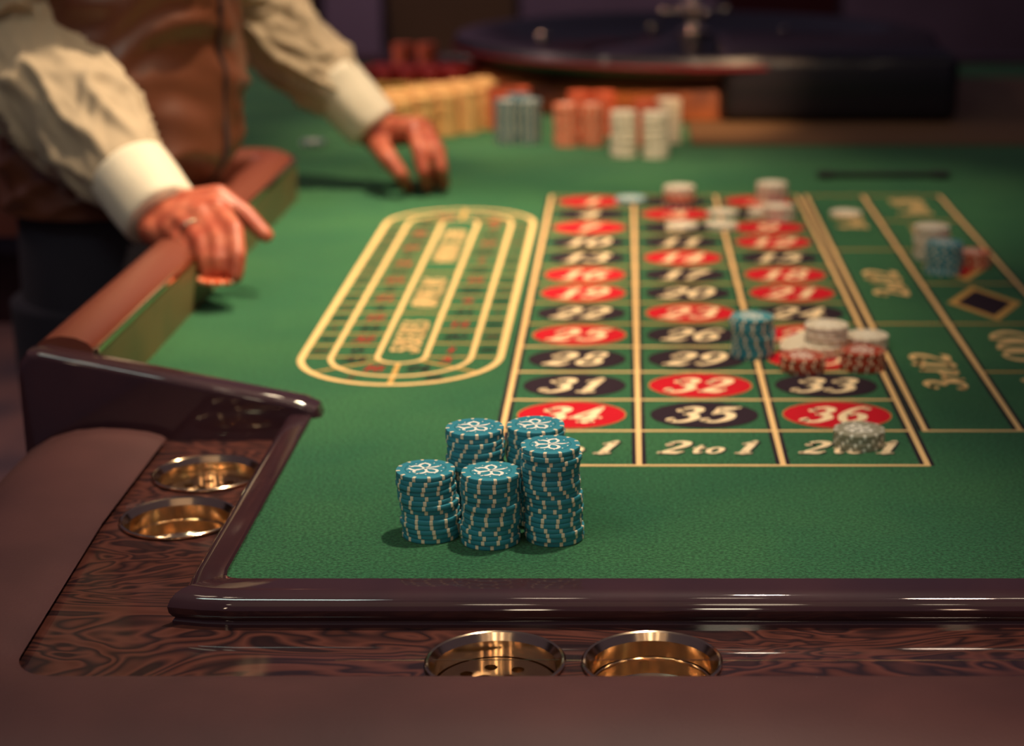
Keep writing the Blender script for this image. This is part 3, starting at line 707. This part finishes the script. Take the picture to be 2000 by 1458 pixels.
# the dealer's bank of stacks, too many and too blurred to count
bm = bmesh.new(); mats = [CHIP[c] for c in ('yellow', 'olive', 'red', 'orange', 'white', 'blue')]
def bank(x, y, n, mi):
    for i in range(n):
        f0 = len(bm.faces); dx, dy = random.uniform(-.0008, .0008), random.uniform(-.0008, .0008)
        lathe(bm, [(0, 0), (CHR - .0004, 0), (CHR, .0005), (CHR, CHH - .0005), (CHR - .0004, CHH), (0, CHH)], 20, (x + dx, y + dy, 0.0002 + i * CHH))
        bm.faces.ensure_lookup_table()
        for q in bm.faces[f0:]: q.material_index = mi
for k in range(6):
    for j in range(3):
        bx, by = P(742 + 43 * k, 287 - 7.2 * k)[:2]
        bank(bx - 0.010 * j, by + 0.045 * j, 21 if j else 20, 0)
for k in range(3):
    bx, by = P(975 + 22 * k, 243 - 3 * k)[:2]; bank(bx, by - .05 - .02 * k, 20, 3)
for k in range(5):
    bx, by = P(690 + 46 * k, 228)[:2]; bank(bx, by + .02, 16, 1)
    bank(bx, by + .16, 19, 2); bank(bx + .02, by + .24, 18, 2)
for k in range(2): bank(-0.42 + k * .045, 3.50, 24, 3)
for px, py, mi in ((1133, 262, 3), (1262, 283, 3), (1305, 278, 4), (1015, 268, 5), (1180, 262, 3)):
    bx, by = P(px, py)[:2]; bank(bx, by, 20, mi)
o = obj('banked_chips', bm, mats, smooth=True); autosmooth(o, 50); o['kind'] = 'stuff'
tag(o, 'blurred bank of yellow, red and orange chip stacks beside the wheel', 'casino chips')
# two dark chips by the dealer's elbow
b = P(612, 283); stack(['blue'] * 2, (b.x, b.y), (b.x, b.y), 'the small pair under the far forearm', 'chips by the far forearm')

# ---------------------------------------------------------------- wheel
WC = (0.125, 3.42, 0.0)
WH = thing('roulette_spinner', 'black lacquered roulette wheel with chrome turret standing on a wooden plinth', 'roulette wheel', WC)
def wpart(name, prof, m, seg=96, ang=35, loc=None):
    bm = bmesh.new(); lathe(bm, prof, seg); o = obj(name, bm, m, WH, loc); autosmooth(o, ang); return o
wpart('pedestal', [(0, 0.0006), (0.400, 0.0006), (0.405, 0.006), (0.402, 0.045), (0.395, 0.056), (0.36, 0.058), (0, 0.058)], M_wheelwood)
wpart('bowl', [(0, 0.055), (0.36, 0.055), (0.41, 0.068), (0.435, 0.085), (0.44, 0.098), (0.435, 0.108), (0.42, 0.111), (0.405, 0.107), (0.36, 0.088), (0.30, 0.070), (0, 0.066)], M_gloss)
wpart('red_band', [(0.4405, 0.088), (0.4425, 0.090), (0.4425, 0.094), (0.4405, 0.096)], mat('red_lacquer', (96, 12, 22), 0.4, coat=0.3))
M_pocket = mat('pocket_black', (16, 14, 18), 0.5); M_pocketred = mat('pocket_red', (70, 12, 18), 0.6)
bm = bmesh.new(); lathe(bm, [(0.19, 0.0665), (0.29, 0.072), (0.295, 0.0725), (0.255, 0.0745), (0.20, 0.074)], 74)
o = obj('pocket_ring', bm, [M_pocket, M_pocketred], WH, smooth=False)
for p in o.data.polygons:
    a = (math.atan2(p.center.y, p.center.x) + 2 * PI) % (2 * PI); p.material_index = int(a / (2 * PI) * 37) % 2
wpart('rotor_cone', [(0, 0.105), (0.03, 0.104), (0.09, 0.088), (0.19, 0.073), (0.19, 0.060), (0, 0.06)], M_gloss)
wpart('turret', [(0, 0.100), (0.032, 0.100), (0.034, 0.110), (0.016, 0.118), (0.014, 0.135), (0.024, 0.144), (0.024, 0.152), (0.010, 0.160), (0.008, 0.178), (0.015, 0.186), (0.015, 0.196), (0.006, 0.206), (0, 0.208)], M_chrome, 32, 60)
for k in range(4):
    a = PI / 2 * k + 0.3
    bm = bmesh.new(); tube(bm, [(0.012 * math.cos(a), 0.012 * math.sin(a), 0.148), (0.055 * math.cos(a), 0.055 * math.sin(a), 0.148)], 0.004, 12)
    bmesh.ops.create_uvsphere(bm, u_segments=14, v_segments=8, radius=0.009, matrix=Matrix.Translation((0.06 * math.cos(a), 0.06 * math.sin(a), 0.148)))
    obj('turret_arm', bm, M_chrome, WH)
for k in range(8):
    a = 2 * PI * k / 8 + 0.2
    bm = bmesh.new(); bmesh.ops.create_uvsphere(bm, u_segments=12, v_segments=8, radius=1, matrix=Matrix.Translation((0.345 * math.cos(a), 0.345 * math.sin(a), 0.087)) @ Matrix.Rotation(a, 4, 'Z') @ Matrix.Diagonal((0.016 if k % 2 else 0.006, 0.006 if k % 2 else 0.014, 0.005, 1)))
    obj('ball_deflector', bm, M_chrome, WH)
# black housing in front of the wheel and the board below, fixed to it
bm = bmesh.new(); box(bm, (0.155, 2.99, 0.0042), (0.540, 3.35, 0.116), 0.022, 4)
for v in bm.verts: v.co -= Vector(WC)
o = obj('housing', bm, M_gloss, WH, label='black lacquered box in front of the bowl'); autosmooth(o, 40)
bm = bmesh.new(); box(bm, (0.100, 2.78, 0.0006), (1.0, 3.6, 0.0042), 0.001)
for v in bm.verts: v.co -= Vector(WC)
o = obj('plinth', bm, M_plinth, WH, label='low brown board under the wheel'); autosmooth(o, 30)
bm = bmesh.new()
tube(bm, [(0.2713, 2.4995, 0.0045), (0.4326, 2.4995, 0.0045)], 0.004, 12)
box(bm, (0.262, 2.488, 0.0004), (0.286, 2.511, 0.0085), 0.002)
box(bm, (0.418, 2.488, 0.0004), (0.442, 2.511, 0.0085), 0.002)
o = obj('marker_bar', bm, M_strip); autosmooth(o, 40); tag(o, 'black bar lying on the felt beyond the outside bets', 'marker')

# ---------------------------------------------------------------- dealer
def capsule(bm, a, b, ra, rb, seg=14):
    a, b = Vector(a), Vector(b); d = b - a; L = d.length
    if L < 1e-6: bmesh.ops.create_uvsphere(bm, u_segments=seg, v_segments=10, radius=ra, matrix=Matrix.Translation(a)); return
    pts = []; rad = []
    u = d / L
    for k in range(5): q = PI / 2 * k / 5; pts.append(a - u * ra * math.cos(q)); rad.append(max(ra * math.sin(q), ra * 0.05))
    for k in range(0, 4): f = k / 3; pts.append(a + d * f); rad.append(ra + (rb - ra) * f)
    for k in range(1, 6): q = PI / 2 * k / 5; pts.append(b + u * rb * math.sin(q)); rad.append(max(rb * math.cos(q), rb * 0.05))
    tube(bm, pts, rad, seg)
def ellip(bm, c, r, rot=None):
    m = Matrix.Translation(Vector(c)) @ (rot or Matrix.Identity(4)) @ Matrix.Diagonal((r[0], r[1], r[2], 1))
    bmesh.ops.create_uvsphere(bm, u_segments=24, v_segments=14, radius=1, matrix=m)
DL = thing('person', 'dealer in cream shirt and copper satin vest leaning over the table with both hands', 'person', (-0.62, 2.15, -0.82))
DLO = Vector((0.62, -2.15, 0.82))
def dpart(name, me, m, label=None, ang=None, parent=None):
    o = obj(name, me, m, parent or DL, DLO if parent is None else None, True, label)
    return o
RS, RE, RW = Vector((-0.60, 1.99, 0.55)), W(18, 38, 2.02), W(318, 424, 1.90)
LS, LE, LW_ = Vector((-0.56, 2.36, 0.55)), W(500, -15, 2.42), W(738, 258, 2.44)
bm = bmesh.new()
# trunk, neck, head, legs (mostly under the clothes)
capsule(bm, (-0.602, 2.15, 0.02), (-0.59, 2.17, 0.28), 0.088, 0.095)
capsule(bm, (-0.59, 2.17, 0.28), (-0.58, 2.17, 0.50), 0.095, 0.11)
capsule(bm, RS, LS, 0.055, 0.055)
capsule(bm, (-0.575, 2.175, 0.55), (-0.55, 2.175, 0.70), 0.062, 0.055)
ellip(bm, (-0.525, 2.175, 0.80), (0.098, 0.076, 0.118)); ellip(bm, (-0.475, 2.175, 0.745), (0.050, 0.048, 0.050))
capsule(bm, (-0.432, 2.175, 0.815), (-0.412, 2.175, 0.775), 0.010, 0.015)
for s in (-1, 1): ellip(bm, (-0.535, 2.175 + s * 0.078, 0.79), (0.020, 0.009, 0.032))
for s, S_, E_, W_ in ((-1, RS, RE, RW), (1, LS, LE, LW_)):
    capsule(bm, S_, E_, 0.036, 0.030); capsule(bm, E_, W_, 0.030, 0.027)
for yy in (2.06, 2.25):
    capsule(bm, (-0.605, yy, 0.0), (-0.622, yy, -0.40), 0.070, 0.050); capsule(bm, (-0.622, yy, -0.40), (-0.63, yy, -0.74), 0.050, 0.036)
def finger(bm, pts, r0, r1):
    n = len(pts) - 1
    for i in range(n): capsule(bm, pts[i], pts[i + 1], r0 + (r1 - r0) * i / n, r0 + (r1 - r0) * (i + 1) / n, 12)
# near hand, over the raised rail
rk = [W(338, 452, 1.855), W(360, 436, 1.850), W(392, 420, 1.850), (W(424, 410, 1.855))]        # knuckles: little, ring, middle, index
for k, r in zip(rk, (0.0125, 0.0125, 0.0130, 0.0135)): capsule(bm, RW, k, 0.021, r)
capsule(bm, rk[0], rk[3], 0.012, 0.0125)
capsule(bm, W(300, 450, 1.88), W(332, 466, 1.862), 0.017, 0.014)
finger(bm, [rk[0], W(362, 484, 1.830), W(388, 524, 1.822)], 0.0098, 0.0070)
finger(bm, [rk[1], W(391, 470, 1.822), W(402, 510, 1.812), W(406, 540, 1.812)], 0.0098, 0.0070)
finger(bm, [rk[2], W(427, 468, 1.818), W(426, 508, 1.806), W(424, 532, 1.808)], 0.0100, 0.0072)
finger(bm, [rk[3], W(458, 450, 1.822), W(464, 500, 1.806), W(460, 540, 1.804)], 0.0112, 0.0080)
finger(bm, [W(366, 398, 1.885), W(425, 384, 1.880), W(478, 419, 1.875), W(519, 460, 1.865)], 0.0150, 0.0085)
# far hand, finger tips on the felt
lk = [W(806, 252, 2.415), W(822, 249, 2.435), W(832, 254, 2.455), W(836, 262, 2.475)]          # index, middle, ring, little
for k, r in zip(lk, (0.0150, 0.0145, 0.0135, 0.0125)): capsule(bm, LW_, k, 0.023, r)
capsule(bm, lk[0], lk[3], 0.013, 0.0115)
def tip(px, py): p = P(px, py); return Vector((p.x, p.y, 0.0085))
finger(bm, [LW_ + (W(742, 288, 2.40) - LW_) * 0.9, W(760, 312, 2.375), W(782, 340, 2.37), tip(797, 380)], 0.0150, 0.0080)
finger(bm, [lk[0], W(820, 296, 2.385), W(827, 336, 2.38), tip(836, 379)], 0.0115, 0.0080)
finger(bm, [lk[1], W(851, 288, 2.395), W(862, 330, 2.39), tip(868, 376)], 0.0112, 0.0078)
finger(bm, [lk[2], W(858, 296, 2.42), W(862, 330, 2.425), tip(858, 366)], 0.0105, 0.0076)
finger(bm, [lk[3], W(856, 300, 2.45), W(852, 328, 2.46), tip(846, 358)], 0.0098, 0.0072)
tmp = bpy.data.meshes.new('body_raw'); bmesh.ops.recalc_face_normals(bm, faces=bm.faces); bm.to_mesh(tmp); bm.free()
to = bpy.data.objects.new('body_raw', tmp); C.objects.link(to)
md = to.modifiers.new('r', 'REMESH'); md.mode = 'VOXEL'; md.voxel_size = 0.0034; md.use_smooth_shade = True
md = to.modifiers.new('s', 'SMOOTH'); md.factor = 0.5; md.iterations = 3
dg = bpy.context.evaluated_depsgraph_get()
bodyme = bpy.data.meshes.new_from_object(to.evaluated_get(dg)); bodyme.name = 'body'
bpy.data.objects.remove(to); shade(bodyme)
BODY = dpart('body', bodyme, M_skin)
def wrinkle(amp, seed, freq=12.5):
    def f(L, a, u):
        p = Vector((L * freq + 1.3 * math.sin(a + seed), 1.1 * math.cos(a) + seed * 3.1, 1.1 * math.sin(a)))
        v = noise.noise(p); v2 = noise.noise(p * 2.3 + Vector((7, 3, 1)))
        env = min(1, u * 7) * min(1, (1 - u) * 6)
        return amp * env * ((1 - min(1, abs(v) * 3.6)) ** 1.5 * 1.0 - 0.30 + 0.30 * (1 - min(1, abs(v2) * 3.4)))
    return f
def bez(pts, n):
    out = []; c = catmull([tuple(p) for p in pts], max(2, n // (len(pts) - 1)))
    return [Vector(p) for p in c]
def dirp(a, b, f): return a + (b - a) * f
def radf(path, stops):
    L = [0]
    for i in range(1, len(path)): L.append(L[-1] + (path[i] - path[i - 1]).length)
    T = L[-1]; out = []
    for l in L:
        u = l / T
        for (u0, r0), (u1, r1) in zip(stops, stops[1:]):
            if u <= u1 + 1e-9: out.append(r0 + (r1 - r0) * (u - u0) / (u1 - u0)); break
    return out
# sleeves and cuffs
def sleeve(Sh, El, Wr, cuff_f, seed, rs, label):
    sag = Vector((0, 0, -0.012))
    end = dirp(El, Wr, cuff_f)
    path = bez([Sh, dirp(Sh, El, .5) + Vector((-.012, 0, 0)), El + Vector((-.010, 0, -.008)), dirp(El, Wr, .45) + sag, end + sag * .3], 132)
    bm = bmesh.new(); tube(bm, path, radf(path, rs), 88, True, wrinkle(0.0135, seed))
    dpart('shirt_sleeve', bm, M_shirt)
sleeve(RS, RE, RW, 0.82, 1.0, [(0, .070), (.45, .072), (.6, .070), (.85, .059), (1, .042)], 'near')
sleeve(LS, LE, LW_, 0.72, 4.2, [(0, .066), (.45, .062), (.6, .058), (.85, .048), (1, .038)], 'far')
def cuff(El, Wr, f0, f1, r0, r1, seed):
    bm = bmesh.new(); a, b = dirp(El, Wr, f0), dirp(El, Wr, f1)
    pts = [a + (b - a) * k / 24 for k in range(25)]
    rr_ = [r0 + (r1 - r0) * k / 24 for k in range(25)]
    rr_[0] -= .004; rr_[1] -= .001; rr_[-1] -= .003; rr_[-2] -= .0006
    def dsp(L, an, u): return 0.0022 * noise.noise(Vector((L * 22, math.cos(an) * 1.6 + seed, math.sin(an) * 1.6)))
    pts.append(b - (b - a) * 0.02); rr_.append(r1 - .0055); pts.append(b - (b - a) * 0.35); rr_.append(r1 - .008)
    tube(bm, pts, rr_, 56, False, dsp)
    dpart('shirt_cuff', bm, M_cuff, 'bright white shirt cuff')
cuff(RE, RW, 0.78, 1.00, .0445, .0415, 2.0)
cuff(LE, LW_, 0.60, 0.97, .0405, .0370, 5.0)
# vest: rings from hem to shoulders
def ring_loft(bm, secs, n=96, nz=70, disp=None, cap=True):
    """secs: (z, cx, cy, rx, ry)"""
    S2 = catmull(secs, max(2, nz // (len(secs) - 1))); rows = []
    for i, (z, cx, cy, rx, ry) in enumerate(S2):
        row = []
        for j in range(n):
            a = 2 * PI * j / n; d = disp(z, a, i / (len(S2) - 1)) if disp else 0
            ex = 0.88
            ca = math.copysign(abs(math.cos(a)) ** ex, math.cos(a)); sa = math.copysign(abs(math.sin(a)) ** ex, math.sin(a))
            row.append(bm.verts.new((cx + (rx + d) * ca, cy + (ry + d) * sa, z)))
        rows.append(row)
    for A, B in zip(rows, rows[1:]):
        for j in range(n): q = (j + 1) % n; bm.faces.new((A[j], A[q], B[q], B[j]))
    if cap: bm.faces.new(rows[0]); bm.faces.new(rows[-1])
    return rows
VS = [(0.046, -0.600, 2.135, 0.116, 0.168), (0.07, -0.594, 2.135, 0.121, 0.166), (0.11, -0.588, 2.140, 0.138, 0.158), (0.17, -0.578, 2.150, 0.130, 0.150), (0.26, -0.578, 2.160, 0.121, 0.154), (0.38, -0.580, 2.17, 0.130, 0.172), (0.50, -0.580, 2.175, 0.125, 0.175), (0.575, -0.575, 2.175, 0.070, 0.110)]
def vdisp(z, a, u):
    p = Vector((math.cos(a) * 1.1, math.sin(a) * 1.1 + 4, z * 17 + 0.8 * math.sin(a * 2))); v = noise.noise(p)
    v2 = noise.noise(Vector((math.cos(a) * 2.0, math.sin(a) * 2.0, z * 34 + a * 1.5)))
    return (0.011 * ((1 - min(1, abs(v) * 3)) ** 1.2 - 0.4) + 0.005 * v2) * min(1, u * 8 + .2)
bm = bmesh.new(); rows = ring_loft(bm, VS, 112, 84, vdisp)
dpart('vest', bm, M_vest)
def vsurf(z, a):
    c = catmull(VS, 12); s = min(c, key=lambda q: abs(q[0] - z)); d = vdisp(z, a, max(0, (z - .046) / .529)) + .0015
    ca = math.copysign(abs(math.cos(a)) ** .88, math.cos(a)); sa = math.copysign(abs(math.sin(a)) ** .88, math.sin(a))
    return Vector((s[1] + (s[3] + d) * ca, s[2] + (s[4] + d) * sa, z))
bm = bmesh.new(); tube(bm, [vsurf(0.05 + k * 0.0135, math.radians(-17)) for k in range(38)], 0.0034, 10)
dpart('front_placket', bm, M_vestdark, 'dark edge piping down the vest front')
# shirt yoke over the shoulders
bm = bmesh.new()
ring_loft(bm, [(0.40, -0.582, 2.17, 0.110, 0.160), (0.50, -0.580, 2.175, 0.118, 0.190), (0.565, -0.578, 2.175, 0.105, 0.205), (0.605, -0.576, 2.175, 0.088, 0.170), (0.630, -0.575, 2.175, 0.072, 0.085), (0.636, -0.575, 2.175, 0.060, 0.060)], 72, 30)
for s_, S_ in ((-1, RS), (1, LS)): ellip(bm, (S_.x, S_.y, S_.z - 0.012), (0.074, 0.070, 0.072))
dpart('shirt_body', bm, M_shirt)
# trousers
def tdisp(z, a, u): return 0.006 * noise.noise(Vector((math.cos(a) * 1.5, math.sin(a) * 1.5, z * 7)))
bm = bmesh.new()
ring_loft(bm, [(-0.10, -0.605, 2.15, 0.100, 0.170), (-0.02, -0.602, 2.15, 0.104, 0.168), (0.065, -0.598, 2.140, 0.100, 0.150)], 64, 14, tdisp)
for yy in (2.065, 2.245):
    ring_loft(bm, [(-0.775, -0.630, yy, 0.066, 0.060), (-0.60, -0.628, yy, 0.068, 0.062), (-0.40, -0.622, yy, 0.074, 0.070), (-0.20, -0.612, yy, 0.086, 0.084), (-0.06, -0.606, yy, 0.098, 0.086)], 48, 40, tdisp)
dpart('trousers', bm, M_trouser)
for yy in (2.065, 2.245):
    bm = bmesh.new(); ellip(bm, (-0.585, yy, -0.782), (0.135, 0.046, 0.037)); 
    for v in bm.verts: v.co.z = max(v.co.z, -0.819)
    dpart('shoe', bm, M_gloss)
bm = bmesh.new(); ellip(bm, (-0.548, 2.175, 0.826), (0.104, 0.086, 0.108)); 
bmesh.ops.delete(bm, geom=[f for f in bm.faces if f.calc_center_median().z < 0.865 - 1.3 * max(0, -0.50 - f.calc_center_median().x) and f.calc_center_median().x > -0.60], context='FACES')
dpart('hair', bm, M_hair)
for s in (-1, 1):
    bm = bmesh.new(); ellip(bm, (-0.438, 2.175 + s * 0.030, 0.812), (0.009, 0.012, 0.008)); dpart('eye', bm, M_gloss)
bm = bmesh.new(); ellip(bm, (-0.428, 2.175, 0.748), (0.006, 0.022, 0.006)); dpart('mouth', bm, mat('lip', (150, 70, 60), 0.5))
bm = bmesh.new(); 
for k in range(2): tube(bm, [Vector((-0.575, 2.175, 0.632 + k * .022)) + Vector((0.066 * math.cos(a), 0.066 * math.sin(a), 0)) for a in [2 * PI * q / 24 for q in range(25)]], 0.014, 10, False)
dpart('shirt_collar', bm, M_cuff)
# ring on the ring finger of the near hand, and the chip it holds
rc = (rk[1] + W(391, 470, 1.822)) / 2 + Vector((0, 0, 0.001)); ax = (W(391, 470, 1.822) - rk[1]).normalized()
bm = bmesh.new(); q = ax.to_track_quat('Z', 'Y').to_matrix().to_4x4()
lathe(bm, [(0.0108, -0.002), (0.0122, -0.0018), (0.0127, 0), (0.0122, 0.0018), (0.0108, 0.002), (0.0108, -0.002)], 32)
bmesh.ops.transform(bm, matrix=Matrix.Translation(rc) @ q, verts=bm.verts)
RG = obj('finger_ring', bm, M_chrome); tag(RG, 'gold ring on the ring finger of the near hand', 'ring')
hc = W(425, 549, 1.808)
o = bpy.data.objects.new('casino_chip', CM['orange']); C.objects.link(o); o.location = hc; o.rotation_euler = (0.03, 0.02, 0.4)
tag(o, 'orange casino chip with pale edge spots held under the finger tips of the near hand', 'casino chip')

# ---------------------------------------------------------------- chairs far behind the table
def chair(x, y, rz, seatm, label):
    t = thing('dining_chair', label, 'chair', (x, y, -0.82), rz, 'chairs behind the table')
    bm = bmesh.new(); box(bm, (-.23, -.22, .43), (.23, .22, .50), .025, 3); obj('seat', bm, seatm, t)
    bm = bmesh.new(); box(bm, (-.21, .19, .60), (.21, .25, 1.02), .03, 3); obj('backrest', bm, seatm, t)
    for sx in (-1, 1):
        for sy in (-1, 1):
            bm = bmesh.new(); tube(bm, [(sx * .20, sy * .19, 0.001), (sx * .20, sy * .20, .44)] + ([(sx * .20, .22, 1.0)] if sy > 0 else []), .018, 10); obj('leg', bm, M_darkwood, t)
M_burg = mat('burgundy_upholstery', (96, 30, 34), 0.8)
chair(-0.50, 5.6, 0.2, M_beige, 'beige upholstered chair behind the table, left of the wheel')
chair(-1.15, 5.3, -0.3, M_burg, 'burgundy upholstered chair behind the dealer\'s far arm')
chair(-1.9, 5.9, 0.5, M_burg, 'burgundy upholstered chair furthest left in the dark room')
chair(0.55, 6.2, 0.1, M_burg, 'burgundy upholstered chair behind the roulette wheel')
bpy.context.view_layer.update()
